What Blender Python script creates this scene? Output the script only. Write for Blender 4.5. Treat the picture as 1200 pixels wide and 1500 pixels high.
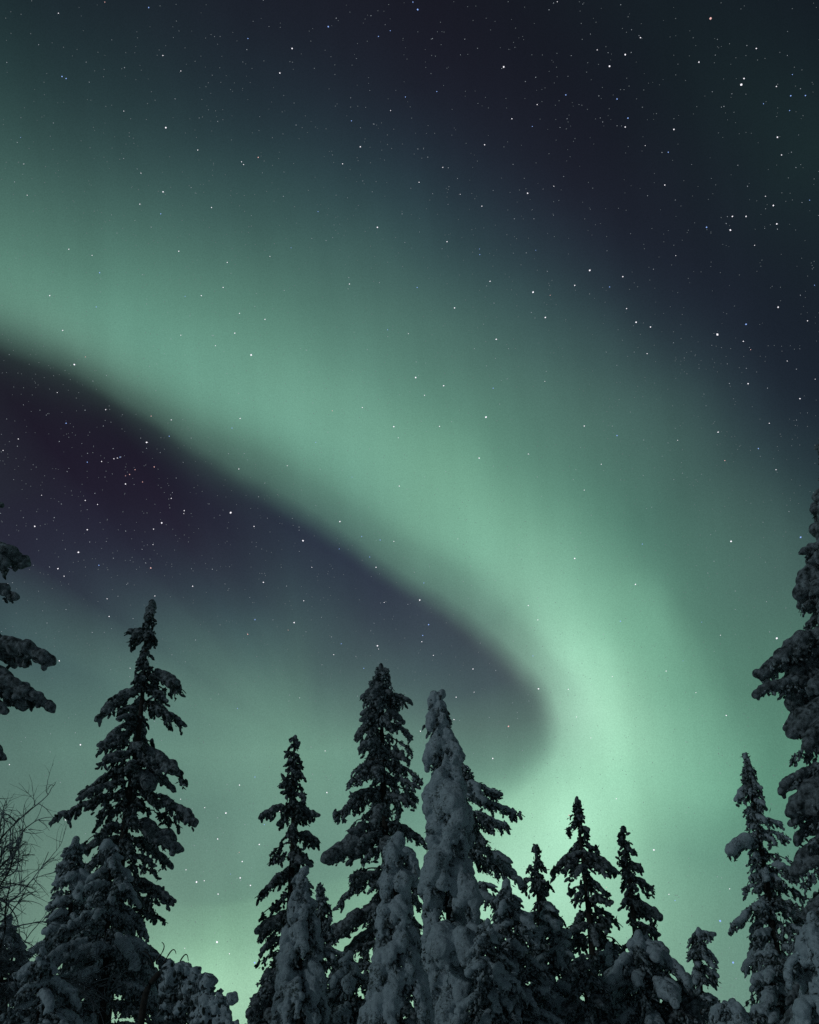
import bpy, math
import numpy as np

# ------------------------------------------------------------------ clearing, camera, world, light
for o in list(bpy.data.objects):
    bpy.data.objects.remove(o)
scene = bpy.context.scene
COL = scene.collection
PITCH = math.radians(33.0)
FPX = 1350.0                      # focal length in pixels of a 1200 x 1500 frame
cam_d = bpy.data.cameras.new('camera')
cam = bpy.data.objects.new('camera', cam_d)
COL.objects.link(cam)
cam_d.sensor_fit = 'VERTICAL'
cam_d.sensor_height = 36.0
cam_d.lens = FPX / 1500.0 * 36.0
cam_d.clip_start = 0.05
cam_d.clip_end = 20000
CAMZ = 1.6
cam.location = (0, 0, CAMZ)
cam.rotation_euler = (math.pi / 2 + PITCH, 0, 0)
scene.camera = cam
scene.view_settings.view_transform = 'Standard'
scene.view_settings.look = 'None'
scene.view_settings.exposure = 0
scene.view_settings.gamma = 1
scene.cycles.max_bounces = 5
scene.cycles.diffuse_bounces = 3
scene.cycles.use_denoising = False
scene.cycles.use_adaptive_sampling = False

F = np.array([0, math.cos(PITCH), math.sin(PITCH)])
R = np.array([1.0, 0, 0])
U = np.array([0, -math.sin(PITCH), math.cos(PITCH)])
EYE = np.array([0, 0, CAMZ])

def ray(x, y):
    return F + R * (x - 600) / FPX + U * (750 - y) / FPX

def at(x, y, Y):
    """point of the world at ground distance Y seen in that direction"""
    d = ray(x, y)
    return EYE + d * (Y / d[1])

def lin(c):
    c = c / 255.0
    return c / 12.92 if c <= 0.04045 else ((c + 0.055) / 1.055) ** 2.4

# --- sky: aurora arc written in directions of the sky (radial profiles round the inside of the curl)
world = bpy.data.worlds.new('World')
scene.world = world
world.use_nodes = True
nt = world.node_tree
nt.nodes.clear()
N = nt.nodes.new
L = nt.links.new

def sock(v, s):
    if isinstance(v, (int, float)):
        s.default_value = v
    else:
        L(v, s)

def M(op, a, b=0.0, c=0.0, clamp=False):
    n = N('ShaderNodeMath'); n.operation = op; n.use_clamp = clamp
    sock(a, n.inputs[0]); sock(b, n.inputs[1]); sock(c, n.inputs[2])
    return n.outputs[0]

def VDOT(v, vec):
    n = N('ShaderNodeVectorMath'); n.operation = 'DOT_PRODUCT'
    L(v, n.inputs[0]); n.inputs[1].default_value = tuple(vec)
    return n.outputs['Value']

def MR(v, a, b, smooth=False):
    n = N('ShaderNodeMapRange')
    n.interpolation_type = 'SMOOTHSTEP' if smooth else 'LINEAR'
    sock(v, n.inputs[0]); n.inputs[1].default_value = a; n.inputs[2].default_value = b
    return n.outputs[0]

def RAMP(v, stops, interp='B_SPLINE'):
    n = N('ShaderNodeValToRGB'); sock(v, n.inputs[0])
    cr = n.color_ramp; cr.interpolation = interp
    while len(cr.elements) > 1:
        cr.elements.remove(cr.elements[-1])
    stops = sorted(stops, key=lambda s: s[0])
    cr.elements[0].position = stops[0][0]
    cr.elements[0].color = (*[lin(k) for k in stops[0][1]], 1)
    for p, c in stops[1:]:
        e = cr.elements.new(p); e.color = (*[lin(k) for k in c], 1)
    return n.outputs[0]

def MIX(f, a, b):
    n = N('ShaderNodeMix'); n.data_type = 'RGBA'
    sock(f, n.inputs[0])
    for v, s in ((a, n.inputs[6]), (b, n.inputs[7])):
        if isinstance(v, tuple):
            s.default_value = (*v, 1)
        else:
            L(v, s)
    return n.outputs[2]

tc = N('ShaderNodeTexCoord')
dvec = tc.outputs['Generated']
df = M('MAXIMUM', VDOT(dvec, F), 0.12)
sx = M('MULTIPLY', M('DIVIDE', VDOT(dvec, R), df), FPX / 100)      # hundreds of arc units round the centre of the view
sy = M('MULTIPLY', M('DIVIDE', VDOT(dvec, U), df), FPX / 100)
wn = N('ShaderNodeTexNoise'); wn.inputs['Scale'].default_value = 3.0; wn.inputs['Detail'].default_value = 2.0
L(dvec, wn.inputs['Vector'])
wn2 = N('ShaderNodeTexNoise'); wn2.inputs['Scale'].default_value = 9.0; wn2.inputs['Detail'].default_value = 3.0
L(dvec, wn2.inputs['Vector'])
wob = M('ADD', M('MULTIPLY', M('SUBTRACT', wn.outputs[0], 0.5), 0.6), M('MULTIPLY', M('SUBTRACT', wn2.outputs[0], 0.5), 0.35))
qx = M('SUBTRACT', sx, (450 - 600) / 100)
qy = M('SUBTRACT', sy, (750 - 1100) / 100)
rr = M('ADD', M('SQRT', M('ADD', M('MULTIPLY', qx, qx), M('MULTIPLY', qy, qy))), wob)
th = M('MULTIPLY', M('ARCTAN2', qy, qx), 180 / math.pi)            # -180 .. 180

EDGE = [(-180, 6.0), (-165, 5.0), (-150, 4.0), (-120, 2.7), (-90, 2.0), (-40, 2.4), (-20, 2.95), (-12, 3.2), (-5, 3.52), (1.5, 3.7), (11, 3.67), (23, 3.47),
        (38, 3.17), (60, 3.04), (81, 3.36), (97, 3.91), (109, 4.65), (116.6, 5.59), (121.6, 6.48), (127, 7.5), (135, 9.3), (150, 10.5), (162, 8.5), (180, 6)]
fc = N('ShaderNodeFloatCurve')
cv = fc.mapping.curves[0]
pts = [((a + 180) / 360, r / 16) for a, r in EDGE]
cv.points[0].location = pts[0]; cv.points[1].location = pts[-1]
for p in pts[1:-1]:
    cv.points.new(*p)
fc.mapping.update()
L(M('DIVIDE', M('ADD', th, 180), 360), fc.inputs['Value'])
edge = M('MULTIPLY', fc.outputs[0], 16)
w_in = M('MULTIPLY', M('MINIMUM', M('DIVIDE', rr, edge), 1), 0.4)
w_out = M('MULTIPLY', M('DIVIDE', M('MAXIMUM', M('SUBTRACT', rr, edge), 0), 12, clamp=True), 0.6)
w = M('ADD', w_in, w_out)

C0 = (110, 156, 136)
# per angle: inner stops (fraction of the way to the edge), outer stops (arc units beyond the edge)
ROWS = [
 (-180, [(.15, (108, 151, 134)), (.42, (98, 139, 125)), (.75, (86, 119, 110)), (1, (70, 98, 95))], [(600, (40, 50, 60))]),
 (-150, [(.25, (106, 148, 132)), (.45, (92, 130, 118)), (.7, (104, 140, 126)), (.95, (106, 142, 126))], [(40, (108, 144, 128)), (130, (98, 130, 118)), (400, (80, 108, 98))]),
 (-115, [(.5, (108, 150, 134)), (.95, (98, 138, 122))], [(60, (132, 184, 152)), (130, (162, 216, 180)), (220, (156, 200, 168)), (400, (120, 158, 140))]),
 (-90, [(.5, (106, 148, 132)), (.95, (100, 140, 125))], [(60, (120, 168, 143)), (130, (152, 203, 169)), (300, (154, 200, 170))]),
 (-60, [(.5, (104, 146, 130)), (.95, (110, 152, 135))], [(60, (128, 182, 151)), (200, (168, 221, 185)), (400, (152, 198, 170))]),
 (-30, [(.5, (100, 143, 128)), (.8, (108, 154, 136)), (.95, (130, 180, 154))], [(60, (158, 213, 181)), (130, (178, 235, 203)), (240, (150, 206, 174)), (360, (110, 154, 134)), (550, (97, 134, 121)), (800, (100, 134, 123))]),
 (-15, [(.36, (102, 145, 130)), (.6, (104, 148, 132)), (.8, (116, 166, 143)), (.95, (138, 192, 163))], [(45, (162, 222, 187)), (95, (174, 236, 202)), (160, (152, 214, 178)), (240, (114, 168, 144)), (310, (97, 149, 127)), (420, (90, 133, 118)), (600, (84, 123, 111))]),
 (-5, [(.35, (102, 144, 130)), (.62, (96, 134, 121)), (.85, (104, 146, 129)), (.95, (122, 172, 149))], [(45, (160, 221, 187)), (95, (160, 225, 189)), (190, (124, 186, 156)), (275, (108, 168, 141)), (320, (88, 144, 120)), (450, (88, 138, 118))]),
 (8, [(.35, (98, 136, 124)), (.62, (86, 115, 108)), (.88, (82, 109, 104)), (.95, (100, 130, 120))], [(34, (168, 226, 195)), (76, (164, 226, 191)), (145, (119, 180, 151)), (225, (104, 160, 135)), (265, (82, 130, 112)), (400, (80, 124, 108)), (600, (56, 90, 84))]),
 (20, [(.35, (88, 121, 113)), (.62, (72, 94, 96)), (.85, (65, 81, 87)), (.93, (78, 90, 95))], [(28, (142, 194, 168)), (66, (162, 226, 192)), (128, (120, 182, 152)), (195, (110, 168, 142)), (240, (80, 126, 110)), (330, (76, 114, 104)), (430, (66, 96, 92)), (500, (44, 66, 70)), (640, (30, 38, 50))]),
 (35, [(.35, (80, 108, 105)), (.62, (66, 85, 90)), (.85, (58, 70, 80)), (.93, (66, 77, 84))], [(35, (112, 158, 139)), (80, (137, 195, 167)), (140, (122, 180, 153)), (220, (92, 145, 125)), (280, (74, 118, 105)), (380, (68, 101, 95)), (480, (44, 60, 68)), (570, (26, 33, 46)), (720, (25, 35, 43)), (850, (22, 30, 39))]),
 (50, [(.3, (82, 111, 107)), (.6, (63, 79, 86)), (.85, (53, 63, 76)), (.93, (62, 73, 82))], [(40, (104, 152, 132)), (85, (124, 184, 157)), (150, (118, 176, 149)), (230, (90, 141, 122)), (320, (78, 117, 107)), (410, (62, 91, 90)), (500, (38, 50, 61)), (610, (26, 30, 43)), (740, (26, 38, 44)), (850, (28, 44, 46)), (960, (22, 33, 39)), (1060, (20, 27, 35))]),
 (65, [(.3, (77, 105, 103)), (.6, (60, 74, 83)), (.85, (47, 55, 71)), (.93, (53, 63, 76))], [(40, (98, 144, 126)), (85, (117, 174, 149)), (150, (116, 174, 147)), (230, (93, 144, 125)), (320, (76, 114, 105)), (410, (58, 84, 86)), (510, (38, 49, 62)), (620, (28, 29, 41)), (780, (21, 27, 36)), (900, (24, 34, 40)), (1050, (19, 25, 33))]),
 (80, [(.3, (74, 100, 100)), (.6, (59, 76, 83)), (.85, (44, 52, 69)), (.93, (48, 58, 73))], [(40, (92, 137, 121)), (90, (111, 168, 146)), (150, (112, 168, 145)), (230, (94, 144, 127)), (330, (74, 112, 104)), (430, (52, 77, 81)), (530, (36, 49, 61)), (650, (28, 30, 42)), (800, (24, 25, 35)), (950, (21, 23, 32))]),
 (95, [(.3, (79, 109, 105)), (.6, (56, 73, 82)), (.85, (40, 46, 62)), (.93, (42, 51, 66))], [(40, (88, 131, 115)), (90, (107, 163, 142)), (140, (110, 166, 144)), (230, (92, 142, 124)), (340, (71, 110, 102)), (450, (50, 75, 78)), (560, (35, 49, 58)), (680, (29, 35, 46)), (850, (26, 27, 37))]),
 (110, [(.25, (83, 116, 109)), (.42, (64, 86, 91)), (.55, (49, 60, 72)), (.72, (38, 40, 56)), (.94, (34, 35, 50))], [(36, (82, 119, 106)), (95, (102, 155, 135)), (160, (102, 158, 138)), (240, (88, 137, 120)), (350, (67, 104, 97)), (470, (49, 73, 74)), (590, (36, 54, 58)), (720, (27, 38, 45))]),
 (120, [(.2, (86, 121, 113)), (.34, (64, 87, 92)), (.46, (47, 56, 69)), (.60, (37, 34, 51)), (.76, (31, 27, 42)), (.95, (26, 26, 38))], [(33, (78, 110, 99)), (95, (99, 146, 128)), (160, (94, 143, 125)), (240, (81, 125, 111)), (360, (64, 98, 92)), (500, (48, 74, 72)), (650, (34, 55, 56))]),
 (130, [(.15, (90, 127, 117)), (.27, (67, 92, 95)), (.37, (49, 59, 71)), (.47, (38, 39, 56)), (.62, (31, 26, 41)), (.96, (24, 22, 34))], [(33, (68, 98, 90)), (95, (86, 129, 113)), (180, (82, 126, 111)), (330, (64, 100, 92)), (600, (44, 70, 68))]),
 (145, [(.12, (93, 130, 119)), (.23, (72, 101, 100)), (.33, (54, 68, 77)), (.43, (42, 46, 62)), (.58, (33, 29, 45))], [(60, (56, 76, 76)), (300, (56, 84, 80))]),
 (160, [(.2, (94, 132, 121)), (.36, (78, 109, 106)), (.5, (62, 86, 90)), (.9, (40, 48, 60))], [(200, (50, 70, 70))]),
 (180, [(.15, (108, 151, 134)), (.42, (98, 139, 125)), (.75, (86, 119, 110)), (1, (70, 98, 95))], [(600, (40, 50, 60))]),
]
col = None
for i, (a, inn, out) in enumerate(ROWS):
    stops = [(0.0, C0)] + [(0.4 * f, c) for f, c in inn] + [(0.4 + 0.6 * e / 1200, c) for e, c in out]
    mute = lambda c: tuple(k + (sum(c) / 3 - k) * .09 for k in c) if c[1] > 90 else c
    rc = RAMP(w, [(p, mute(c)) for p, c in stops])
    col = rc if col is None else MIX(MR(th, ROWS[i - 1][0], a), col, rc)
# slow rays and mottling inside the glow
mt = N('ShaderNodeTexNoise'); mt.inputs['Scale'].default_value = 7.0; mt.inputs['Detail'].default_value = 3.0
L(dvec, mt.inputs['Vector'])
gr = N('ShaderNodeTexNoise'); gr.inputs['Scale'].default_value = 900.0; gr.inputs['Detail'].default_value = 1.0
L(dvec, gr.inputs['Vector'])
cb = N('ShaderNodeCombineXYZ'); L(M('MULTIPLY', M('MULTIPLY_ADD', sy, 0.12, sx), 1.6), cb.inputs[0]); L(M('MULTIPLY', sy, 0.16), cb.inputs[1])
ryn = N('ShaderNodeTexNoise'); ryn.inputs['Scale'].default_value = 1.0; ryn.inputs['Detail'].default_value = 3.0
L(cb.outputs[0], ryn.inputs['Vector'])
rays = M('MULTIPLY_ADD', ryn.outputs[0], 0.22, 0.89)
mod = M('MULTIPLY', M('MULTIPLY', rays, M('MULTIPLY_ADD', mt.outputs[0], 0.16, 0.92)), M('MULTIPLY_ADD', gr.outputs[0], 0.36, 0.82))
vm = N('ShaderNodeVectorMath'); vm.operation = 'SCALE'
L(col, vm.inputs[0]); L(mod, vm.inputs['Scale'])
col = vm.outputs[0]
# the half of the sky behind: dark, with a faint glow low down
sep = N('ShaderNodeSeparateXYZ'); L(dvec, sep.inputs[0])
back = MIX(MR(sep.outputs[2], 0.0, 0.6, True), (0.034, 0.050, 0.058), (0.012, 0.019, 0.024))
col = MIX(MR(VDOT(dvec, F), 0.12, 0.50, True), back, col)
bg = N('ShaderNodeBackground'); L(col, bg.inputs[0]); bg.inputs[1].default_value = 1.0
wo = N('ShaderNodeOutputWorld'); L(bg.outputs[0], wo.inputs[0])

# weak sun lamp standing in for an unseen low source behind the camera
sun_d = bpy.data.lights.new('behind_camera_light', 'SUN')
sun_d.energy = 0.235
sun_d.angle = math.radians(4)
sun_d.color = (0.72, 0.92, 1.0)
sun = bpy.data.objects.new('behind_camera_light', sun_d)
COL.objects.link(sun)
sun.rotation_euler = (math.radians(70), 0, math.radians(-58))

# ------------------------------------------------------------------ materials
def mat(name, build):
    m = bpy.data.materials.new(name); m.use_nodes = True
    t = m.node_tree; b = t.nodes['Principled BSDF']
    build(t, b)
    return m

def noise_color(t, b, scale, c0, c1, detail=4, lo=.35, hi=.65):
    tcn = t.nodes.new('ShaderNodeTexCoord')
    n = t.nodes.new('ShaderNodeTexNoise'); n.inputs['Scale'].default_value = scale; n.inputs['Detail'].default_value = detail
    t.links.new(tcn.outputs['Object'], n.inputs['Vector'])
    r = t.nodes.new('ShaderNodeValToRGB')
    r.color_ramp.elements[0].position = lo; r.color_ramp.elements[0].color = (*c0, 1)
    r.color_ramp.elements[1].position = hi; r.color_ramp.elements[1].color = (*c1, 1)
    t.links.new(n.outputs[0], r.inputs[0]); t.links.new(r.outputs[0], b.inputs['Base Color'])
    return tcn, n

def bump(t, b, tcn, scale, strength, dist):
    n = t.nodes.new('ShaderNodeTexNoise'); n.inputs['Scale'].default_value = scale; n.inputs['Detail'].default_value = 5
    n.inputs['Roughness'].default_value = 0.7
    t.links.new(tcn.outputs['Object'], n.inputs['Vector'])
    bm = t.nodes.new('ShaderNodeBump'); bm.inputs['Strength'].default_value = strength; bm.inputs['Distance'].default_value = dist
    t.links.new(n.outputs[0], bm.inputs['Height']); t.links.new(bm.outputs[0], b.inputs['Normal'])

def m_snow(t, b):
    tcn, n = noise_color(t, b, 22, (.54, .60, .65), (.76, .83, .88), 5, .3, .62)
    base = b.inputs['Base Color'].links[0].from_socket
    f = t.nodes.new('ShaderNodeTexNoise'); f.inputs['Scale'].default_value = 38; f.inputs['Detail'].default_value = 4; f.inputs['Roughness'].default_value = .75
    g = t.nodes.new('ShaderNodeTexNoise'); g.inputs['Scale'].default_value = 5; g.inputs['Detail'].default_value = 2
    a = t.nodes.new('ShaderNodeMath'); a.operation = 'MULTIPLY_ADD'; a.inputs[1].default_value = .55
    r = t.nodes.new('ShaderNodeMapRange'); r.inputs[1].default_value = .83; r.inputs[2].default_value = .95
    mx = t.nodes.new('ShaderNodeMix'); mx.data_type = 'RGBA'
    for q in (f, g): t.links.new(tcn.outputs['Object'], q.inputs['Vector'])
    t.links.new(g.outputs[0], a.inputs[0]); t.links.new(f.outputs[0], a.inputs[2]); t.links.new(a.outputs[0], r.inputs[0])
    t.links.new(r.outputs[0], mx.inputs[0]); mx.inputs[7].default_value = (.12, .145, .135, 1)     # needle ends showing through
    t.links.new(base, mx.inputs[6]); t.links.new(mx.outputs[2], b.inputs['Base Color'])
    b.inputs['Roughness'].default_value = .85
    b.inputs['Specular IOR Level'].default_value = .2
    bump(t, b, tcn, 45, .5, .03)
def m_ground(t, b):
    tcn, n = noise_color(t, b, .8, (.70, .74, .80), (.80, .83, .88))
    b.inputs['Roughness'].default_value = .9
    bump(t, b, tcn, 3, .5, .1)
def m_needle(t, b):
    noise_color(t, b, 6, (.035, .052, .040), (.075, .095, .075))
    b.inputs['Roughness'].default_value = .8
    b.inputs['Specular IOR Level'].default_value = .15
def m_bark(t, b):
    tcn, n = noise_color(t, b, 30, (.03, .024, .02), (.08, .065, .055))
    b.inputs['Roughness'].default_value = .9
    bump(t, b, tcn, 60, .6, .01)
def m_dust(t, b):
    tcn, n = noise_color(t, b, 13, (.045, .062, .055), (.46, .51, .54), 5, .44, .68)
    b.inputs['Roughness'].default_value = .85
    b.inputs['Specular IOR Level'].default_value = .15
    bump(t, b, tcn, 60, .8, .02)
def m_frosty(t, b):
    tcn, n = noise_color(t, b, 18, (.07, .09, .085), (.60, .66, .70), 5, .38, .62)
    b.inputs['Roughness'].default_value = .9
    b.inputs['Specular IOR Level'].default_value = .15
    bump(t, b, tcn, 60, .8, .02)
def m_dim_thin(t, b):  # needles showing through, and weaker light on these trees put into the colour
    tcn, n = noise_color(t, b, 16, (.07, .085, .085), (.62, .66, .70), 6, .33, .66)
    b.inputs['Roughness'].default_value = .9
    b.inputs['Specular IOR Level'].default_value = .15
    bump(t, b, tcn, 40, 1.0, .04)
def m_frost(t, b):
    noise_color(t, b, 9, (.05, .05, .05), (.40, .43, .46))
    b.inputs['Roughness'].default_value = .9
SNOW = mat('tree_snow', m_snow); GROUND = mat('snow_ground', m_ground); NEEDLE = mat('spruce_needles', m_needle)
FROSTY = mat('frosted_needles', m_frosty); DIM_THIN = mat('dim_thin_snow', m_dim_thin); DUST = mat('snow_dusted_needles', m_dust); BARK = mat('bark', m_bark); FROST = mat('frosted_twig', m_frost)

# ------------------------------------------------------------------ mesh helpers
def mesh_obj(name, V, T, material, parent=None, smooth=True):
    me = bpy.data.meshes.new(name)
    V = np.ascontiguousarray(V, dtype=np.float32); T = np.ascontiguousarray(T, dtype=np.int32)
    me.vertices.add(len(V)); me.vertices.foreach_set('co', V.ravel())
    me.loops.add(T.size); me.loops.foreach_set('vertex_index', T.ravel())
    me.polygons.add(len(T)); me.polygons.foreach_set('loop_start', np.arange(0, T.size, 3, dtype=np.int32))
    me.polygons.foreach_set('loop_total', np.full(len(T), 3, dtype=np.int32))
    me.polygons.foreach_set('use_smooth', np.full(len(T), smooth, dtype=bool))
    me.update(calc_edges=True); me.validate()
    me.materials.append(material)
    o = bpy.data.objects.new(name, me); COL.objects.link(o)
    if parent is not None:
        o.parent = parent
    return o

def ico(sub):
    p = (1 + 5 ** .5) / 2
    v = [(-1, p, 0), (1, p, 0), (-1, -p, 0), (1, -p, 0), (0, -1, p), (0, 1, p), (0, -1, -p), (0, 1, -p), (p, 0, -1), (p, 0, 1), (-p, 0, -1), (-p, 0, 1)]
    v = [np.array(a, float) / np.linalg.norm(a) for a in v]
    f = [(0, 11, 5), (0, 5, 1), (0, 1, 7), (0, 7, 10), (0, 10, 11), (1, 5, 9), (5, 11, 4), (11, 10, 2), (10, 7, 6), (7, 1, 8),
         (3, 9, 4), (3, 4, 2), (3, 2, 6), (3, 6, 8), (3, 8, 9), (4, 9, 5), (2, 4, 11), (6, 2, 10), (8, 6, 7), (9, 8, 1)]
    for _ in range(sub):
        mid = {}; nf = []
        def m_(a, b):
            k = (min(a, b), max(a, b))
            if k not in mid:
                q = v[a] + v[b]; v.append(q / np.linalg.norm(q)); mid[k] = len(v) - 1
            return mid[k]
        for a, b, c in f:
            x, y, z = m_(a, b), m_(b, c), m_(c, a)
            nf += [(a, x, z), (b, y, x), (c, z, y), (x, y, z)]
        f = nf
    return np.array(v), np.array(f)
ICO1, ICO2 = ico(1), ico(2)
OCT = (np.array([(1, 0, 0), (-1, 0, 0), (0, 1, 0), (0, -1, 0), (0, 0, 1), (0, 0, -1)], float),
       np.array([(0, 2, 4), (2, 1, 4), (1, 3, 4), (3, 0, 4), (2, 0, 5), (1, 2, 5), (3, 1, 5), (0, 3, 5)]))

def wave(P, f, seed):
    r = np.random.RandomState(seed)
    s = np.zeros(P.shape[0])
    for k in range(5):
        d = r.normal(size=3) * f * (1 + .5 * k)
        s += np.sin(P @ d + r.uniform(0, 6.28)) / (1 + .4 * k)
    return s / 2.4

def frames(dirs):
    d = dirs / np.maximum(np.linalg.norm(dirs, axis=1, keepdims=True), 1e-9)
    ref = np.where(np.abs(d[:, 2:3]) > .9, np.array([[1., 0, 0]]), np.array([[0, 0, 1.]]))
    a = np.cross(d, ref); a /= np.linalg.norm(a, axis=1, keepdims=True)
    return d, a, np.cross(a, d)

def instances(base, C, D, S):
    """copies of a base form at C, its x axis along D, scaled by S (along, across, across), merged"""
    V, T = base
    C = np.array(C); D = np.array(D); S = np.array(S)
    d, a, b = frames(D)
    P = (V[None, :, 0:1] * S[:, None, 0:1] * d[:, None, :] + V[None, :, 1:2] * S[:, None, 1:2] * a[:, None, :]
         + V[None, :, 2:3] * S[:, None, 2:3] * b[:, None, :]) + C[:, None, :]
    Fc = T[None] + (np.arange(len(C)) * len(V))[:, None, None]
    return P.reshape(-1, 3), Fc.reshape(-1, 3)

def blobs(C, rad, rng, base=ICO1, D=None, rough=.22):
    C = np.array(C); rad = np.array(rad); n = len(C)
    if D is None:
        D = rng.normal(size=(n, 3)); D[:, 2] *= .5
        S = rad[:, None] * rng.uniform(.75, 1.25, size=(n, 3))
    else:
        D = np.array(D) + rng.normal(size=(n, 3)) * .15
        S = rad[:, None] * rng.uniform((1.0, .85, .72), (1.5, 1.1, .95), size=(n, 3))
    V, T = instances(base, C, D, S)
    k = np.repeat(np.arange(n), len(base[0]))
    off = V - C[k]
    f = 1.6 / np.maximum(rad[k], .01)
    sd = np.repeat(rng.uniform(0, 50, n), len(base[0]))
    q = off * f[:, None]
    dis = np.sin(q[:, 0] * 2.1 + sd) * np.sin(q[:, 1] * 2.4 + sd * 1.7) + .6 * np.sin(q[:, 2] * 3.1 + sd * .6 + q[:, 0] * 2)
    V = C[k] + off * (1 + rough * dis)[:, None]
    return V, T

def tube(P, r, sides=6):
    P = np.array(P, float); n = len(P)
    tang = np.gradient(P, axis=0)
    d, a, b = frames(tang)
    ang = np.arange(sides) * 2 * math.pi / sides
    r = np.array(r, float)
    V = P[:, None] + r[:, None, None] * (np.cos(ang)[None, :, None] * a[:, None] + np.sin(ang)[None, :, None] * b[:, None])
    V = np.vstack([V.reshape(-1, 3), P[-1:]])
    T = []
    for i in range(n - 1):
        for j in range(sides):
            p, q = i * sides + j, i * sides + (j + 1) % sides
            T += [(p, q, p + sides), (q, q + sides, p + sides)]
    for j in range(sides):
        T.append(((n - 1) * sides + j, (n - 1) * sides + (j + 1) % sides, n * sides))
    return V, np.array(T)

class Acc:
    def __init__(s): s.V = []; s.T = []; s.n = 0
    def add(s, VT):
        V, T = VT
        s.V.append(V); s.T.append(T + s.n); s.n += len(V)
    def build(s, name, material, parent, smooth=True):
        if not s.n: return None
        return mesh_obj(name, np.vstack(s.V), np.vstack(s.T), material, parent, smooth)

def thing(name, label, cat, loc, group=None):
    o = bpy.data.objects.new(name, None); COL.objects.link(o)
    o.location = loc; o['label'] = label; o['category'] = cat
    if group: o['group'] = group
    return o

cloud_tex = bpy.data.textures.new('snow_lumps', 'CLOUDS'); cloud_tex.noise_scale = .10; cloud_tex.noise_depth = 3

fine_tex = bpy.data.textures.new('snow_crust', 'CLOUDS'); fine_tex.noise_scale = .035; fine_tex.noise_depth = 2

def snow_surface(o, voxel, disp, tex=cloud_tex):
    m = o.modifiers.new('merge', 'REMESH'); m.mode = 'VOXEL'; m.voxel_size = voxel; m.use_smooth_shade = True
    if disp:
        d = o.modifiers.new('lumps', 'DISPLACE'); d.texture = tex; d.texture_coords = 'GLOBAL'
        d.strength = disp; d.mid_level = .5

# ------------------------------------------------------------------ the spruce builder
KIND = {
 # dz: px between boughs, nb: boughs per turn, br: cushion radius px, cover: share of boughs with cushions,
 # tw: px between side twigs, lobe: size of the needle lobes px, fringe: length of the hanging twigs px
 'open':  dict(dz=15, nb=4, br=(2.8, 6.2), cover=.60, tw=7.5, lobe=(2.2, 4.2), fringe=15, arch=.26, gap=.66),
 'mixed': dict(dz=13, nb=4, br=(3.6, 8.6), cover=.75, tw=4.6, lobe=(1.9, 3.8), fringe=14, arch=.20, gap=.77),
 'heavy': dict(dz=20, nb=4, br=(6.5, 14.0), cover=1.0, tw=4.0, lobe=(2.0, 3.8), fringe=19, arch=.12, gap=.80),
}

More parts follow.
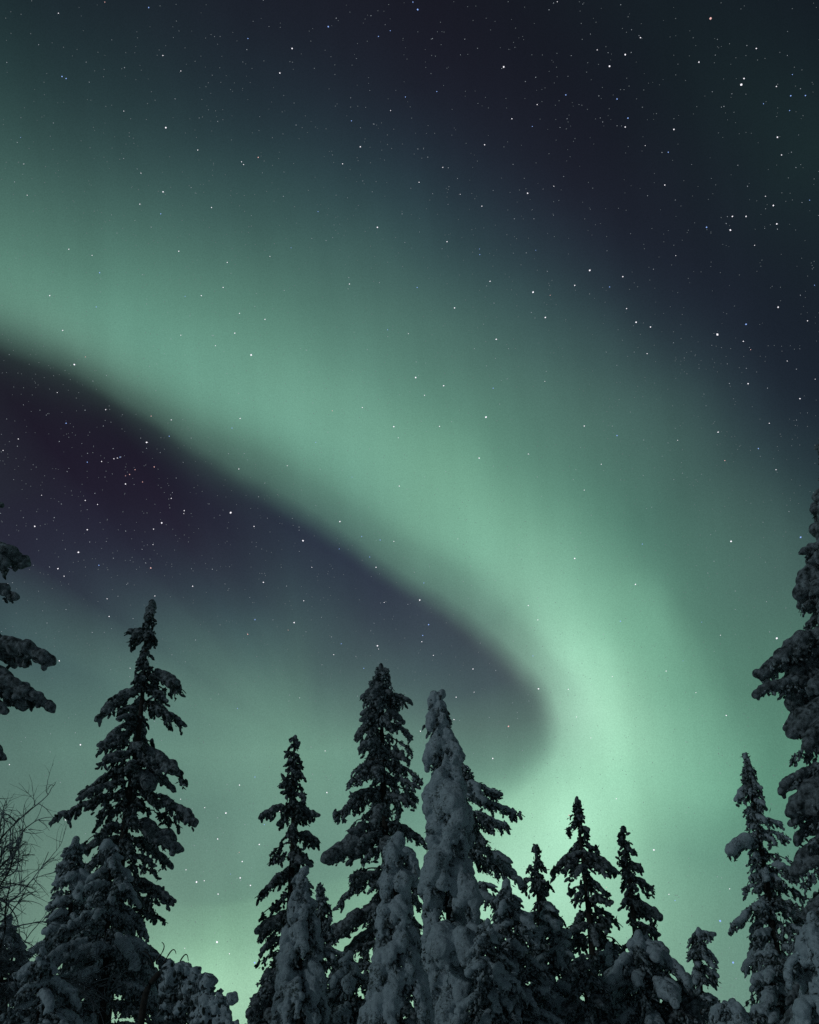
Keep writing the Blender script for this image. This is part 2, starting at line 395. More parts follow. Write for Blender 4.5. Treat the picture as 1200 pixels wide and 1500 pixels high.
def spruce(label, tip, foot, Y, prof, kind, seed, feats=(), tipr=4.0, lean_back=0.0, big=1.0, group='snow laden spruces in the forest', bend=None, name='spruce_tree', thin=False):
    rng = np.random.RandomState(seed)
    K = KIND[kind]
    top = at(tip[0], tip[1], Y)
    low = at(foot, 1500, Y)
    slope = (low - top) / (top[2] - low[2])              # per metre of descent
    base = top + slope * top[2]
    ppm_top = (top - EYE) @ F / FPX                       # metres per pixel at the tip
    root = thing(name, label, 'tree', (base[0], base[1], 0), group)
    org = np.array([base[0], base[1], 0.0])
    H = top[2]
    wob_a, wob_p = .012 * H * .4, rng.uniform(0, 6.28, 2)
    def stem(z):
        t = 1 - z / H
        p = top + slope * (H - z)
        k = math.sin(min(1, t * 6) * math.pi / 2) * wob_a * .5
        q = np.array([p[0] + k * math.sin(z * 1.3 + wob_p[0]), p[1] + k * math.sin(z * 1.1 + wob_p[1]), z])
        if bend is not None:                               # (dx in px, over how many px)
            s_ = max(0.0, 1 - (H - z) / (bend[1] * ppm_top))
            q[0] += bend[0] * ppm_top * s_ ** 2
        return q
    zs = np.linspace(H, 0, 40)
    rad = ppm_top * (1.0 + 7.5 * ((H - zs) / H) ** .8)
    tr = Acc(); tr.add(tube([stem(z) - org for z in zs[::-1]], rad[::-1], 9))
    tr.build('trunk', BARK, root)
    ys = np.array([p[0] for p in prof], float); xl = np.array([p[1] for p in prof], float); xr = np.array([p[2] for p in prof], float)
    def px(P):
        d = P - EYE; w_ = d @ F
        return 600 + FPX * (d @ R) / w_, 750 - FPX * (d @ U) / w_, w_ / FPX
    wood, fol = Acc(), Acc()
    bc, brd, bd = [], [], []     # snow cushions
    tc_, td, ts = [], [], []     # needle sprays
    lc, ld, ls = [], [], []     # lobes of needles dusted with snow
    up = np.array([0, 0, 1.0])
    def bough(P0, P1, br, arch, cover, s, full=1.0):
        Lb = np.linalg.norm(P1 - P0)
        n = max(3, int(Lb / (s * 5)))
        t = np.linspace(0, 1, n + 1)[:, None]
        c = (P0 + P1) / 2 + np.array([0, 0, arch * Lb]) + rng.normal(size=3) * Lb * .05
        if kind == 'heavy': c = np.array([P1[0], P1[1], P0[2] + .05 * Lb]) + rng.normal(size=3) * Lb * .06
        P = (1 - t) ** 2 * P0 + 2 * t * (1 - t) * c + t ** 2 * P1
        P += rng.normal(size=P.shape) * s * .9 * (t > 0)
        wood.add(tube(P - org, np.linspace(1.4, .5, n + 1) * s, 4))
        out = (P1 - P0) / max(Lb, 1e-6)
        side = np.cross(P1 - P0, up); side /= max(np.linalg.norm(side), 1e-6)
        if rng.rand() < cover:
            start = rng.uniform(.0, .55) if kind != 'heavy' else rng.uniform(.15, .4)
            stop = 1.0 if rng.rand() < .75 or kind == 'heavy' else rng.uniform(.7, .95)
            m = max(1, int(Lb * (stop - start) / (br * s * .6)))
            k0 = rng.uniform(.0, .5)
            for k in range(m + 1):
                u = start + (stop - start) * k / m
                f_ = u * n; i_ = min(n - 1, int(f_)); q = P[i_] + (P[i_ + 1] - P[i_]) * (f_ - i_)
                shape = .62 + .42 * math.sin((k / max(m, 1) * .8 + k0 * .3) * math.pi)
                r_ = br * s * shape * rng.uniform(.85, 1.12)
                dr = P[i_ + 1] - P[i_]; dr /= max(np.linalg.norm(dr), 1e-6)
                bc.append(q + side * rng.normal() * r_ * .3 + up * r_ * rng.uniform(.0, .25)); brd.append(r_); bd.append(dr)
                if rng.rand() < (.35 if kind != 'heavy' else .6):      # fingers of snow sagging over the side
                    sg = rng.choice((-1, 1)); h_ = r_ * rng.uniform(.6, 1.3)
                    for g in range(2):
                        bc.append(q + side * sg * r_ * (.6 + .2 * g) - up * h_ * (.4 + .6 * g)); brd.append(r_ * (.55 - .12 * g)); bd.append(np.array([0, 0, -1.0]) + side * sg * .3)
        # side twigs, drooping, strung with dusted lobes
        m = int(Lb / s / K['tw'] * full) + 2
        lo, hi = K['lobe']
        for k in range(m):
            u = rng.uniform(.12, 1.0)
            q = P[min(n, int(u * n))]
            sg = rng.choice((-1, 1))
            fr = s * K['fringe'] * rng.uniform(.35, 1.25) * (.55 + .6 * math.sin(u * math.pi)) * min(1, .35 + Lb / s / 40)
            e = q + side * sg * fr * rng.uniform(.1, .9) + out * fr * rng.uniform(.0, .7) - up * fr * rng.uniform(.45, 1.0)
            wood.add(tube(np.array([q, (q + e) / 2 + up * fr * .15, e]) - org, np.array([.6, .5, .35]) * s, 3))
            j = max(1, int(fr / (s * (lo + hi) * .62)))
            for i in range(j + 1):
                v = (i + .3) / (j + .3)
                w_ = q + (e - q) * v + rng.normal(size=3) * s * .9
                r_ = s * rng.uniform(lo, hi) * (1 - .25 * v)
                lc.append(w_); ld.append((e - q) / fr + rng.normal(size=3) * .5); ls.append((r_ * rng.uniform(1.2, 2.3), r_ * .72, r_ * .72))
                for _ in range(1 if kind != 'open' or rng.rand() < .6 else 0):
                    tc_.append(w_ + rng.normal(size=3) * r_ * .7)
                    td.append((e - q) / fr + rng.normal(size=3) * .8); ts.append((s * rng.uniform(2.2, 4.6), s * .8, s * .8))
    # the tip
    for k in range(5 if kind == 'heavy' else 3):
        bc.append(top - np.array([0, 0, k * tipr * ppm_top * .9]) + rng.normal(size=3) * ppm_top * tipr * .25); brd.append(tipr * ppm_top * rng.uniform(.7, 1.05)); bd.append(np.array([.2, 0, 1.0]))
    z = H - tipr * ppm_top
    ga = rng.uniform(0, 6.28)
    while z > .9:
        p = stem(z)
        x_, y_, s = px(p)
        below = y_ > 1560
        hw_scale = 1.0
        yy = min(max(y_, ys[0]), 1500)
        wl, wr = np.interp(yy, ys, xl), np.interp(yy, ys, xr)
        if y_ > 1500:
            hw_scale = 1 + .25 * (H - z) / H
        small = min(1.0, max(.35, (wl + wr) / 60))
        nb = K['nb'] if not below else max(3, K['nb'] - 2)
        for k in range(nb):
            ga += 2.399 + rng.normal() * .35
            if rng.rand() > K['gap']: continue
            c = math.cos(ga)
            W = (wl * (1 - c) / 2 + wr * (1 + c) / 2) * hw_scale
            br = rng.uniform(*K['br']) * small * big * (1 if not below else 1.3)
            if kind == 'heavy':
                Wp = max(1.0, W - br * .75) * rng.uniform(.72, 1.1)
            else:
                Wp = max(2.5, W - br * .3) * rng.uniform(.76, 1.22)
            Lh = Wp * s
            rise = Lh * rng.uniform(.15, .65) if kind != 'heavy' else Lh * rng.uniform(.6, 1.7) + 4 * s
            z0 = min(H - tipr * ppm_top * .5, z + rise)
            P0 = stem(z0)
            P1 = np.array([p[0] + c * Lh, p[1] + math.sin(ga) * Lh, z + rng.normal() * 2.5 * s])
            bough(P0, P1, br, K['arch'], K['cover'], s, 1 if not below else .35)
        z -= K['dz'] * s * (.55 + .45 * small) * (1 if not below else 2.6)
    for (x0, y0, x1, y1, br, dy) in feats:
        s = ppm_top
        bough(at(x0, y0, Y), at(x1, y1, Y + dy), br, .12, 1.0, s, 1.6)
    # needles close to the stem, so the core is not bare
    wood.build('boughs', BARK, root)
    if tc_:
        fol.add(instances(OCT, np.array(tc_) - org, td, ts))
        fol.build('needles', NEEDLE, root, smooth=False)
    if lc:
        V, T = instances(ICO1, np.array(lc) - org, ld, ls)
        s0 = ppm_top
        V = V + .8 * s0 * np.stack([wave(V, .35 / s0, seed + i) for i in range(3)], 1)
        mesh_obj('dusted_sprays', V, T, DUST if kind == 'open' else FROSTY, root)
    sn = Acc()
    if kind == 'open':
        sn.add(blobs(np.array(bc) - org, brd, rng, ICO2, bd, .12))
    else:
        sn.add(blobs(np.array(bc) - org, brd, rng, ICO2, bd, .10))
    o = sn.build('snow_load', DIM_THIN if kind == 'open' or thin else SNOW, root)  # open and thin trees get the darker snow, dimmer light in its colour
    if REMESH:
        snow_surface(o, ppm_top * (1.2 if kind == 'open' else 1.35), ppm_top * (1.5 if kind == 'open' else 2.2 if kind == 'mixed' else 4.0))
        if kind == 'heavy':
            d = o.modifiers.new('crust', 'DISPLACE'); d.texture = fine_tex; d.texture_coords = 'GLOBAL'; d.strength = ppm_top * 1.3; d.mid_level = .5
    return root
REMESH = True

# ------------------------------------------------------------------ ground
def build_ground():
    n = 160
    t = np.linspace(-1, 1, n)
    g = np.sign(t) * np.abs(t) ** 3 * 1500
    X, Yg = np.meshgrid(g, g)
    P = np.stack([X.ravel(), Yg.ravel(), np.zeros(n * n)], 1)
    dist = np.hypot(P[:, 0], P[:, 1])
    P[:, 2] = .18 * wave(P * [1, 1, 0], .35, 3) * np.clip(dist / 4, 0.2, 1) + 6 * wave(P * [1, 1, 0], .006, 5) * np.clip((dist - 80) / 400, 0, 1)
    P[:, 2] -= .12
    i = np.arange(n * n).reshape(n, n)
    a, b, c, d = i[:-1, :-1].ravel(), i[:-1, 1:].ravel(), i[1:, 1:].ravel(), i[1:, :-1].ravel()
    T = np.vstack([np.stack([a, b, c], 1), np.stack([a, c, d], 1)])
    o = mesh_obj('ground', P, T, GROUND)
    o['kind'] = 'structure'
build_ground()

# ------------------------------------------------------------------ stars
def build_stars():
    rng = np.random.RandomState(11)
    B = '''243 187 2.2;239 281 1.8;91 112 1.6 b;97 115 1.4 b;310 304 1.3;205 299 1.2;262 368 1.5;218 11 1.5 b;101 365 1.2;135 374 1.1;73 433 1.5;354 237 1.2;357 241 1.1;265 104 1.1;
428 71 1.9;410 107 1.6;481 39 1.8 b;612 14 2.1 b;605 3 1.3 b;738 98 2.2;710 212 1.6;750 174 1.3;773 283 1.8;706 302 1.3;553 333 2;528 215 1.7;502 240 1.4;515 177 1.3 b;594 142 1.1 b;640 134 1.2 b;655 354 1.5;614 267 1.2;703 373 1.2 b;466 310 1.1 b;
109 534 2.3;92 484 1.4;368 520 2.5;344 488 1.6;295 433 1.5;327 421 1.3;351 459 1.3;265 491 1.2;215 648 2.3;338 751 2.9;237 766 2.1;51 771 2.1;128 776 1.7;184 709 1.9;226 684 1.4 r;198 688 1.3 r;190 695 1.4 r;209 706 1.2 r;97 620 1.6 b;155 600 1.4;27 643 1.3;340 627 1.3 b;251 615 1.3;350 687 1.3;248 639 1.3 b;143 739 1.3;270 748 1.5;251 730 1.3;128 677 1.3 b;149 676 1.3;115 809 2.3;221 832 2 r;85 833 1.9;145 828 1.4 b;94 844 1.4;227 873 1.4;157 877 1.2;160 903 1.4;84 575 1;225 775 1.4;167 672 1.3;172 671 1.3;
512 416 1.5;609 553 2.3;650 565 1.9;622 579 1.3;712 611 2.7;702 671 2;577 625 2;531 597 1.4;718 412 1.6;781 428 2.5;666 451 1.8;727 497 1.8;799 465 2.1;585 712 1.5;498 764 2.1;444 792 2.5;530 786 1.2 b;557 791 1.2 b;577 793 1.2;774 665 1.3;
842 418 1.6;932 472 2.1;953 479 1.8;1051 490 2.9;1093 475 2.1 b;1089 500 1.5;1140 450 2.1;1096 562 1.8;1172 584 1.7;856 624 1.7;904 638 1.7 b;1052 633 1.8;1111 657 1.5 b;1071 793 2.4;1173 787 2.3 b;941 797 1.3 b;856 718 1.3;1127 620 1.3;918 452 1.4;948 518 1.3;1183 470 1.4;
431 912 2;386 853 1.7;363 929 1.6 r;553 946 2.1;615 879 2.1;628 915 1.7 b;551 831 1.5;621 854 1.3 b;457 831 1.2;618 940 1.2;693 980 1.5;489 959 1.2;445 880 1.2;500 943 1.2 b;533 979 1.3 b;616 1071 1.5;745 1064 2.2 r;789 1009 2.3;722 1111 2;842 818 1.9;931 856 1.9;774 887 1.4;788 908 1.4;909 910 1.6 b;976 983 1.3;1064 1048 1.6;1138 935 2.7;897 991 1.2;
1041 27 2.9 r;893 97 2.2;916 80 2;1086 124 2.9;1090 115 1.8;1180 140 1.5 b;904 145 1.6 b;920 173 1.6 b;916 186 1.7;829 139 1.5 b;1139 201 1.9;979 223 1.4 b;974 271 1.5;1073 317 1.8;1070 337 2.3;1093 317 1.7;1133 301 2;1138 328 1.9;864 396 2.4;1108 71 1.5;1024 91 1.5;1145 227 1.4;
331 1191 2.1;288 1292 2.6;351 1150 1.6;479 1161 1.9;380 1237 1.8;355 1262 1.6;352 1286 1.8;367 1297 1.7;319 1229 1.6;318 1380 2.6;118 1091 2.1;300 1183 1.2;958 1245 2.1;903 1170 1.3;1055 1349 2.5 b;1074 1410 2.3 b;1069 1302 1.2;980 1310 1.3;14 1000 1.4;87 968 1.4;96 1201 1.3;14 1120 1.3'''
    D = 6000.0
    groups = {}
    def put(x, y, size, tone):
        d = ray(x, y); d = d / np.linalg.norm(d)
        groups.setdefault(tone, []).append((d, size))
    for s in B.replace('\n', '').split(';'):
        q = s.split()
        put(float(q[0]), float(q[1]), float(q[2]), {'b': 'blue', 'r': 'rose'}.get(q[3] if len(q) > 3 else '', 'white'))
    # the many faint ones, over the whole dome
    n = 66000
    v = rng.normal(size=(n, 3)); v /= np.linalg.norm(v, axis=1, keepdims=True); v = v[v[:, 2] > -.05]
    for d in v:
        m = rng.rand()
        tone = 'faint' if m < .84 else 'dim' if m < .975 else 'blue' if m < .984 else 'rose' if m < .986 else 'white'
        groups.setdefault(tone, []).append((d, rng.uniform(.7, 1.2) if tone in ('faint', 'dim') else rng.gamma(3, .15) + .75))
    for k in range(300):          # a richer field of the milky way low on one side
        x, y = 180 + rng.normal() * 190, 710 + rng.normal() * 125
        d = ray(x, y); d /= np.linalg.norm(d)
        groups['faint' if rng.rand() < .72 else 'dim'].append((d, rng.uniform(.7, 1.3)))
    tones = {'white': ((.95, .93, 1.0), 1.25), 'blue': ((.30, .48, 1.0), 1.1), 'rose': ((1.0, .58, .55), .95), 'dim': ((.80, .90, 1.0), .42), 'faint': ((.75, .88, .95), .20)}
    Vs, Ts, Ms, n0 = [], [], [], 0
    mats = []
    for mi, (tone, (c, e)) in enumerate(tones.items()):
        m = bpy.data.materials.new('starlight_' + tone); m.use_nodes = True
        m.cycles.emission_sampling = 'NONE'
        t = m.node_tree; t.nodes.clear()
        em = t.nodes.new('ShaderNodeEmission'); em.inputs[0].default_value = (*c, 1); em.inputs[1].default_value = e
        ou = t.nodes.new('ShaderNodeOutputMaterial'); t.links.new(em.outputs[0], ou.inputs[0])
        mats.append(m)
        g = groups[tone]
        dd = np.array([a for a, _ in g]); sz = np.array([b for _, b in g])
        r = sz * D / FPX * .5 * 1.12
        ax = rng.normal(size=(len(g), 3)); 
        V, T = instances(OCT, dd * D + EYE, ax, np.stack([r * 1.1, r, r], 1))
        Vs.append(V); Ts.append(T + n0); n0 += len(V); Ms += [mi] * len(T)
    o = mesh_obj('stars', np.vstack(Vs), np.vstack(Ts), mats[0])
    for m in mats[1:]:
        o.data.materials.append(m)
    o.data.polygons.foreach_set('material_index', np.array(Ms, dtype=np.int32))
    o['kind'] = 'stuff'; o['label'] = 'white, blue and pinkish stars scattered over the aurora sky'
    o.visible_shadow = False
build_stars()

# ------------------------------------------------------------------ trees
spruce('tall ragged spruce on the left topped by a round knob of snow', (222, 890), 152, 20,
 [(890, 5, 5), (925, 9, 10), (935, 28, 14), (960, 22, 16), (975, 12, 18), (1010, 32, 30), (1040, 45, 38), (1060, 42, 45), (1090, 46, 30), (1130, 50, 45), (1170, 62, 70), (1200, 70, 78), (1250, 72, 84), (1310, 80, 66), (1400, 86, 86), (1500, 100, 110)],
 'open', 1, feats=[(212, 985, 272, 1016, 10, 0), (208, 1030, 270, 1062, 4, .2), (205, 1010, 145, 1052, 8, 0), (205, 925, 188, 925, 8, 0), (195, 1095, 273, 1150, 9, 0), (192, 1150, 284, 1206, 7, 0), (195, 1070, 150, 1090, 8, 0), (192, 1130, 215, 1150, 13, -.3), (192, 1160, 75, 1205, 3.5, .2),
   (185, 1200, 257, 1245, 11, -.3), (190, 1120, 118, 1165, 3.5, .3), (170, 1280, 256, 1322, 4, 0), (222, 898, 222, 884, 7, 0)], tipr=6)
spruce('broad snow-clad spruce in front of the tall ragged one on the left', (163, 1232), 150, 12.5,
 [(1232, 14, 14), (1260, 22, 22), (1300, 45, 40), (1350, 60, 52), (1400, 85, 60), (1450, 110, 85), (1500, 130, 110)], 'mixed', 2, tipr=13,
 feats=[(160, 1395, 255, 1412, 3, -.3), (160, 1440, 235, 1470, 5, .2)])
spruce('dark bushy spruce with a blunt top between the bare birch and the tall left spruce', (112, 1232), 88, 17,
 [(1232, 12, 12), (1260, 22, 20), (1300, 30, 30), (1350, 40, 40), (1420, 52, 55), (1500, 70, 65)], 'mixed', 3, tipr=9)
spruce('low snow-covered spruce in the bottom left corner', (12, 1352), -5, 12,
 [(1352, 10, 10), (1380, 25, 28), (1420, 45, 45), (1500, 70, 75)], 'mixed', 4, tipr=9)
spruce('near spruce at the left edge of which only heavy bough ends show', (-52, 560), -150, 10.5,
 [(560, 6, 6), (650, 25, 25), (740, 35, 38), (800, 45, 35), (900, 60, 28), (1000, 70, 28), (1100, 80, 40), (1200, 95, 50), (1300, 110, 60), (1500, 130, 95)],
 'open', 5, feats=[(-60, 790, 32, 826, 11, .2), (-60, 800, 18, 834, 12, 0), (-60, 850, 20, 876, 9, 0), (-70, 925, 72, 968, 11, 0), (-70, 945, 45, 972, 12, .3), (-70, 965, 15, 992, 8, 0), (-80, 1000, 75, 1036, 9, 0), (-80, 1005, 40, 1030, 13, .2), (-80, 1080, 0, 1106, 9, 0), (-60, 735, 0, 742, 5, 0), (-70, 1010, 10, 1042, 7, 0)])
spruce('slim narrow spruce with drooping paddle boughs, second tall one from the left', (432, 1080), 420, 21,
 [(1080, 4, 4), (1110, 11, 11), (1130, 20, 16), (1150, 25, 20), (1175, 18, 24), (1190, 32, 30), (1230, 32, 38), (1260, 38, 30), (1300, 46, 36), (1340, 42, 40), (1370, 52, 44), (1420, 58, 50), (1500, 66, 70)],
 'open', 6, feats=[(430, 1178, 385, 1196, 6, 0), (430, 1180, 464, 1196, 5, 0), (428, 1215, 464, 1234, 6, 0), (424, 1340, 382, 1362, 8, 0)], tipr=4)
spruce('puffy snow-buried spruce in front of the slim narrow one', (441, 1278), 440, 12,
 [(1278, 11, 11), (1300, 14, 15), (1330, 18, 20), (1370, 26, 30), (1420, 34, 38), (1500, 50, 52)], 'heavy', 7, tipr=10, big=.9)
spruce('small dark spruce leader peeking out beside the puffy one', (469, 1296), 470, 15,
 [(1296, 2, 3), (1312, 4, 7), (1325, 8, 18), (1345, 12, 22), (1400, 25, 30), (1500, 50, 45)], 'mixed', 8, tipr=3)
spruce('tall dense spruce with a dark pointed crown, left of the white column tree', (560, 978), 566, 18.5,
 [(978, 7, 7), (1000, 22, 16), (1020, 30, 22), (1050, 34, 32), (1080, 34, 40), (1110, 48, 44), (1140, 52, 50), (1190, 60, 56), (1225, 62, 58), (1270, 66, 60), (1320, 78, 64), (1360, 86, 70), (1420, 100, 84), (1500, 112, 100)],
 'mixed', 9, feats=[(565, 1018, 603, 1030, 5, 0), (560, 1225, 482, 1258, 13, -.3), (560, 1160, 490, 1198, 4, 0), (556, 1060, 522, 1078, 6, 0), (560, 1330, 496, 1368, 9, 0), (560, 1000, 532, 1022, 7, 0)], tipr=6, big=.8, thin=True)
spruce('slumped snow-coated sapling wedged between the dark crown and the white column tree', (579, 1222), 582, 10.5,
 [(1222, 14, 13), (1240, 16, 18), (1270, 20, 30), (1310, 24, 36), (1370, 36, 38), (1420, 44, 42), (1500, 54, 52)], 'heavy', 10, tipr=12)
spruce('narrow column-shaped spruce packed solid with snow, palest tree in the middle', (642, 1016), 668, 12.5,
 [(1016, 9, 9), (1040, 13, 13), (1060, 14, 15), (1085, 16, 20), (1110, 20, 26), (1135, 18, 26), (1170, 26, 38), (1210, 32, 48), (1260, 36, 48), (1320, 42, 52), (1380, 48, 56), (1440, 52, 58), (1500, 58, 62)],
 'heavy', 11, tipr=11, big=1.15, feats=[(645, 1045, 632, 1064, 11, -.1), (650, 1090, 631, 1106, 14, -.1), (650, 1092, 668, 1108, 12, -.1), (655, 1150, 635, 1190, 15, -.1), (655, 1170, 668, 1215, 16, -.4), (655, 1250, 640, 1290, 15, -.4), (660, 1290, 690, 1340, 15, -.4), (655, 1370, 645, 1400, 18, -.6), (665, 1380, 690, 1420, 17, -.6)])
spruce('darker spruce half hidden behind the white column tree, its long boughs reaching out', (668, 1095), 700, 16,
 [(1095, 5, 6), (1130, 15, 22), (1165, 20, 42), (1200, 25, 52), (1240, 30, 52), (1280, 36, 66), (1320, 42, 62), (1400, 55, 70), (1500, 70, 85)],
 'mixed', 12, feats=[(680, 1140, 734, 1164, 4, 0), (680, 1165, 770, 1197, 4.5, 0), (685, 1200, 745, 1212, 4, 0), (690, 1240, 760, 1290, 7, 0)], big=.8)
spruce('shaggy frosted spruce with its dark stem showing, right of the white column tree', (742, 1300), 762, 12,
 [(1300, 10, 10), (1330, 28, 26), (1370, 42, 38), (1430, 55, 48), (1500, 66, 60)], 'mixed', 13, tipr=8)
spruce('blunt frosted spruce below the smallest pointed top', (802, 1326), 815, 13,
 [(1326, 14, 14), (1350, 24, 24), (1390, 34, 32), (1440, 44, 40), (1500, 56, 50)], 'mixed', 14, tipr=9)
spruce('smallest pointed spruce top, standing between two frosted bushy ones', (784, 1240), 800, 23,
 [(1240, 3, 3), (1262, 10, 12), (1285, 14, 14), (1295, 26, 14), (1312, 26, 30), (1340, 30, 34), (1400, 45, 45), (1500, 60, 60)], 'open', 15, tipr=3.5)
spruce('evenly tapering open spruce with a visible stem and a tiny snow ball on its tip', (845, 1172), 878, 20,
 [(1172, 3, 4), (1185, 9, 10), (1210, 16, 16), (1240, 22, 24), (1262, 26, 30), (1285, 42, 42), (1310, 34, 40), (1350, 42, 50), (1400, 50, 54), (1500, 64, 66)],
 'open', 16, feats=[(852, 1250, 807, 1280, 5, 0), (852, 1250, 904, 1278, 5, 0), (846, 1185, 845, 1170, 3.5, 0)], tipr=3.5)
spruce('thin spruce with separate shelf-like boughs pointing right, beside the evenly tapering one', (912, 1213), 946, 17,
 [(1213, 3, 3), (1235, 9, 9), (1252, 11, 18), (1268, 8, 10), (1282, 15, 22), (1300, 10, 22), (1320, 18, 26), (1345, 22, 32), (1380, 28, 30), (1420, 40, 40), (1500, 56, 56)],
 'open', 17, feats=[(918, 1282, 960, 1304, 6, 0), (922, 1320, 963, 1342, 7, 0), (916, 1262, 940, 1276, 5, 0), (925, 1350, 962, 1368, 5, 0)], tipr=3.5)
spruce('broad spruce heavy with snow under the thin shelf-boughed one', (935, 1372), 952, 12.5,
 [(1378, 14, 14), (1400, 28, 38), (1425, 44, 52), (1455, 58, 66), (1500, 78, 78)], 'mixed', 18, tipr=9, big=1.35, feats=[(945, 1385, 1008, 1438, 8, -.3), (930, 1400, 890, 1440, 8, -.2)])
spruce('short spruce whose top hooks over to the right', (1024, 1364), 1030, 16,
 [(1364, 9, 9), (1385, 16, 12), (1402, 22, 18), (1430, 26, 28), (1460, 32, 36), (1500, 46, 50)], 'mixed', 19, tipr=6, big=.75,
 feats=[(1022, 1368, 1046, 1370, 4.5, 0), (1025, 1385, 1050, 1408, 4.5, 0), (1025, 1410, 1050, 1432, 4, 0)])
spruce('lowest snowy sapling top beside the hooked one', (1070, 1468), 1072, 9.5,
 [(1468, 12, 12), (1485, 26, 24), (1500, 38, 34)], 'heavy', 20, tipr=10, big=.8)
spruce('pointed spruce with a snow paw sticking out left, beside the massive edge tree', (1092, 1105), 1156, 17.5,
 [(1105, 3, 3), (1125, 7, 6), (1140, 9, 14), (1158, 16, 14), (1175, 20, 28), (1195, 18, 32), (1215, 12, 34), (1245, 24, 40), (1300, 30, 46), (1350, 40, 50), (1400, 46, 56), (1500, 60, 70)],
 'mixed', 21, feats=[(1110, 1225, 1070, 1248, 10, -.3), (1115, 1325, 1070, 1366, 5, 0), (1097, 1150, 1080, 1170, 5, 0), (1125, 1385, 1088, 1425, 6, 0)], tipr=3.5, big=.7)
spruce('massive snow-lumped spruce filling the right edge, leaning out of view', (1206, 640), 1300, 10.5,
 [(640, 6, 6), (700, 12, 20), (740, 26, 40), (790, 26, 55), (830, 55, 70), (870, 58, 75), (905, 52, 80), (940, 70, 90), (980, 104, 100), (1020, 84, 105), (1050, 88, 110), (1100, 98, 115), (1160, 92, 120), (1200, 86, 125), (1300, 96, 130), (1400, 110, 140), (1500, 130, 150)],
 'mixed', 22, feats=[(1215, 930, 1130, 975, 13, 0), (1215, 950, 1118, 990, 11, .3), (1215, 1000, 1108, 1018, 7, 0), (1222, 800, 1176, 810, 8, 0), (1215, 815, 1168, 860, 11, 0), (1225, 1020, 1165, 1075, 13, 0), (1230, 1110, 1150, 1150, 7, 0), (1230, 1130, 1165, 1185, 13, 0)], tipr=8, big=1.9, thin=True)
spruce('pale snow-heaped sapling in the bottom right corner, nearest of all', (1196, 1352), 1212, 8,
 [(1352, 16, 16), (1390, 34, 34), (1440, 46, 46), (1500, 60, 60)], 'heavy', 23, tipr=14, big=1.1)

spruce('thick frosted spruce filling the gap below the snow paw of the dark crown', (512, 1402), 512, 14,
 [(1402, 14, 14), (1430, 30, 30), (1460, 44, 44), (1500, 62, 62)], 'mixed', 41, tipr=9)
spruce('half-hidden frosted spruce between the evenly tapering one and the mound', (892, 1385), 902, 14,
 [(1385, 8, 8), (1410, 24, 24), (1450, 40, 38), (1500, 56, 52)], 'mixed', 42, tipr=7)
spruce('dense frosted spruce at the foot of the pointed one with the snow paw', (1128, 1392), 1140, 12,
 [(1392, 12, 12), (1420, 30, 30), (1450, 42, 42), (1500, 55, 55)], 'mixed', 43, tipr=8)
spruce('frosted spruce in front of the bare birch, low in the corner', (62, 1400), 55, 10,
 [(1400, 12, 12), (1430, 30, 34), (1460, 48, 50), (1500, 62, 66)], 'mixed', 44, tipr=9)

spruce('frosted spruce crown tucked against the right foot of the white column tree', (712, 1352), 722, 11.5,
 [(1352, 10, 10), (1385, 26, 26), (1430, 38, 38), (1500, 52, 52)], 'mixed', 51, tipr=8)
spruce('dusky frosted spruce at the foot of the evenly tapering one', (852, 1402), 862, 12,
 [(1402, 8, 8), (1430, 26, 26), (1460, 38, 38), (1500, 52, 52)], 'mixed', 52, tipr=7, thin=True)
spruce('low frosted spruce between the broad snow-heavy one and the hooked top', (998, 1428), 1002, 12.5,
 [(1428, 8, 8), (1450, 22, 22), (1475, 34, 32), (1500, 42, 40)], 'mixed', 53, tipr=7, thin=True)
spruce('low dark spruce at the left foot of the slim narrow one', (392, 1425), 388, 15,
 [(1425, 6, 6), (1450, 18, 18), (1475, 26, 26), (1500, 34, 34)], 'mixed', 54, tipr=6, thin=True)

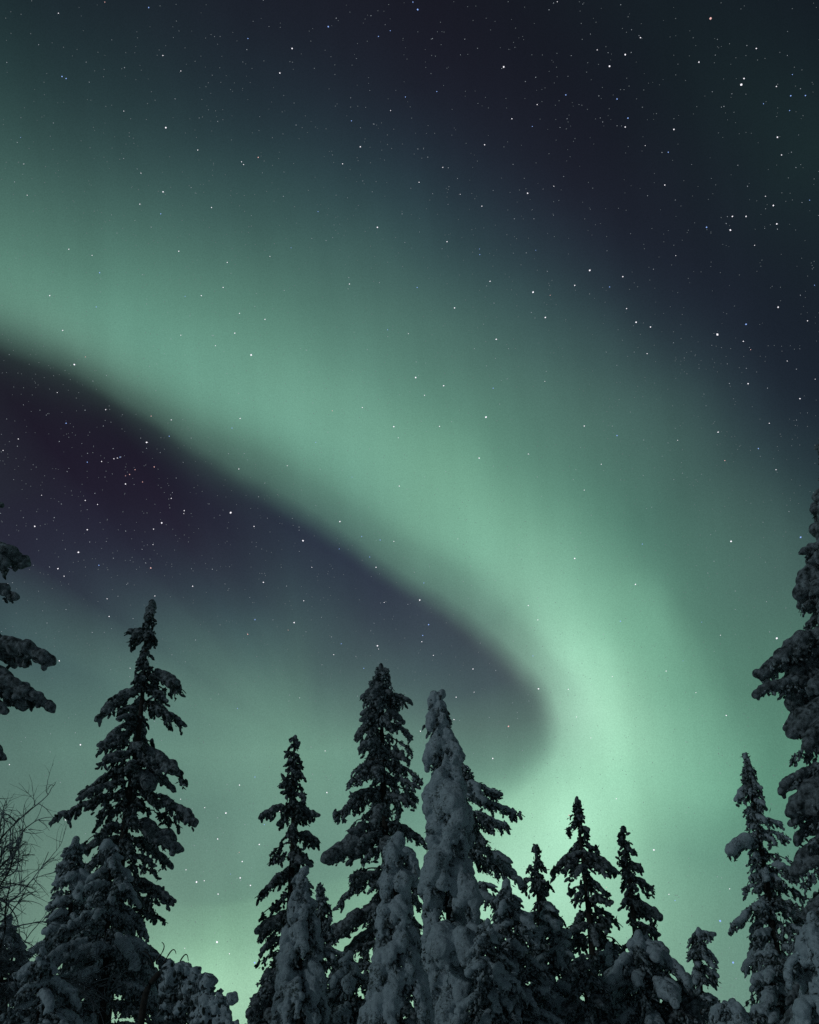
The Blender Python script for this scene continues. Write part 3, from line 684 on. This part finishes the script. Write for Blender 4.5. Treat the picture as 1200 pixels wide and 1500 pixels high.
# ---- the bowed snowy sapling at the lower left
def bowed():
    rng = np.random.RandomState(31)
    Y = 10.0
    base = at(205, 1500, Y); base[2] = 0
    root = thing('bowed_birch', 'bowed sapling bent under snow with curled bare twigs, left of the slim spruce', 'tree', (base[0], base[1], 0))
    org = np.array([base[0], base[1], 0.])
    s = (at(260, 1420, Y) - EYE) @ F / FPX
    pts = np.array([org + [0, 0, 0], at(200, 1560, Y) , at(212, 1450, Y), at(240, 1418, Y), at(268, 1420, Y), at(300, 1445, Y - .2), at(325, 1480, Y - .3), at(340, 1530, Y - .4)])
    t = np.linspace(0, len(pts) - 1, 40)
    P = np.stack([np.interp(t, np.arange(len(pts)), pts[:, k]) for k in range(3)], 1)
    for _ in range(3): P[1:-1] = (P[:-2] + P[2:] + 2 * P[1:-1]) / 4
    a = Acc(); a.add(tube(P - org, np.linspace(6, 1.5, 40) * s, 8)); a.build('trunk', BARK, root)
    tw = Acc(); bc, br = [], []
    for q in P[18:]:
        for k in range(2):
            bc.append(q + rng.normal(size=3) * [7 * s, 9 * s, 5 * s] + np.array([0, 0, 1 * s])); br.append(rng.uniform(5, 9.5) * s)
    for i in range(18, 40):
        for k in range(3):
            q = P[i] + rng.normal(size=3) * 4 * s
            e = q + np.array([rng.normal() * 14, rng.normal() * 14, -rng.uniform(20, 75)]) * s
            L_ = np.linalg.norm(e - q); m = int(L_ / (8 * s)) + 1
            for j in range(m + 1):
                u = j / m
                bc.append(q + (e - q) * u + rng.normal(size=3) * 3 * s); br.append(rng.uniform(3.0, 8.0) * s * (1 - .3 * u))
            tw.add(tube(np.array([q, (q + e) / 2, e]) - org, np.array([1, .8, .4]) * s, 4))
    for (x0, y0, hx, hy, x1, y1) in ((228, 1408, 240, 1390, 237, 1380), (240, 1412, 252, 1392, 258, 1397), (225, 1415, 215, 1395, 205, 1398), (262, 1412, 272, 1398, 276, 1408)):
        A_, B_, C_ = at(x0, y0, Y), at(hx, hy, Y), at(x1, y1, Y)
        u = np.linspace(0, 1, 9)[:, None]
        tw.add(tube((1 - u) ** 2 * A_ + 2 * u * (1 - u) * (2 * B_ - (A_ + C_) / 2) + u ** 2 * C_ - org, np.linspace(1.2, .5, 9) * s, 4))
    tw.build('twigs', BARK, root)
    n_ = len(bc)
    i_ = rng.randint(0, n_, 3000)
    lc = np.array(bc)[i_] + rng.normal(size=(3000, 3)) * 3.2 * s - np.array([0, 0, 1.0]) * rng.uniform(0, 9, 3000)[:, None] * s
    ld = rng.normal(size=(3000, 3)) * .6 + [0, 0, -1]
    r0 = rng.uniform(1.6, 3.4, 3000) * s
    V, T = instances(ICO1, lc - org, ld, np.stack([r0 * 1.7, r0 * .7, r0 * .7], 1))
    mesh_obj('dusted_sprays', V, T, DUST, root)
    sn = Acc(); sn.add(blobs(np.array(bc) - org, br, rng, ICO2)); o = sn.build('snow_load', SNOW, root)
    snow_surface(o, 1.4 * s, 3.5 * s)
bowed()

# ---- bare birch at the lower left
def bare_birch():
    rng = np.random.RandomState(77)
    Y = 11.0
    base = at(-30, 1500, Y); base[2] = 0
    root = thing('birch_tree', 'bare leafless birch with thin arching twigs at the left edge', 'tree', (base[0], base[1], 0))
    org = np.array([base[0], base[1], 0.])
    s = (at(40, 1250, Y) - EYE) @ F / FPX
    acc, twg = Acc(), Acc()
    ytop = at(-20, 1245, Y)
    tp = np.array([org + (ytop - org) * u + np.array([.05 * math.sin(5 * u), 0, 0]) for u in np.linspace(0, 1, 20)])
    acc.add(tube(tp - org, np.linspace(7, 2.0, 20) * s, 8)); acc.build('trunk', BARK, root)
    limbs = Acc()
    def grow(p, d, length, r, depth):
        n = max(4, int(length / (6 * s)))
        P = [p]; dd = d / np.linalg.norm(d)
        bend = rng.normal(size=3) * .09
        for i in range(n):
            dd = dd + bend + rng.normal(size=3) * .12 + np.array([0, 0, -.02 if depth else 0.02])
            dd /= np.linalg.norm(dd)
            P.append(P[-1] + dd * length / n)
        P = np.array(P)
        (limbs if depth == 0 else twg).add(tube(P - org, np.linspace(r, r * .35, n + 1), 5 if depth < 2 else 4))
        if depth < 3:
            k = {0: int(n * .55), 1: int(n * .5), 2: int(n * .4)}[depth]
            for _ in range(k):
                i = rng.randint(int(n * .2), n)
                t_ = P[min(i + 1, n)] - P[i]; t_ /= np.linalg.norm(t_)
                nd = t_ + rng.normal(size=3) * .75 + np.array([0, 0, .15])
                grow(P[i], nd, length * rng.uniform(.32, .6), r * .62 * (1 - .3 * i / n), depth + 1)
    for (x0, y0, x1, y1) in ((-25, 1330, 50, 1165), (-28, 1300, 5, 1175), (-25, 1360, 60, 1255), (-28, 1400, 75, 1330), (-30, 1430, 95, 1290), (-20, 1260, 30, 1190), (-30, 1420, 60, 1390), (-25, 1370, 95, 1245), (-40, 1380, -90, 1250), (-40, 1340, -120, 1300)):
        A_ = at(x0 - 8, y0 + 30, Y); B_ = at(x1 - 14, y1 + 38, Y + rng.normal() * .4)
        grow(A_, B_ - A_ + np.array([0, 0, .08]), np.linalg.norm(B_ - A_) * 1.08, 2.3 * s, 0)
    for k in range(7):
        z = rng.uniform(.3, .8)
        A_ = org + (ytop - org) * z
        a = rng.uniform(0, 6.28)
        grow(A_, np.array([math.cos(a), abs(math.sin(a)), .9]), s * rng.uniform(60, 110), 2.2 * s, 1)
    limbs.build('limbs', BARK, root); twg.build('twigs', FROST, root)
bare_birch()

for o in list(scene.objects):
    if o.type == 'EMPTY' and o.get('category') == 'tree' and o.name.startswith(('bowed', 'birch')):
        o['group'] = 'small bare trees among the spruces'
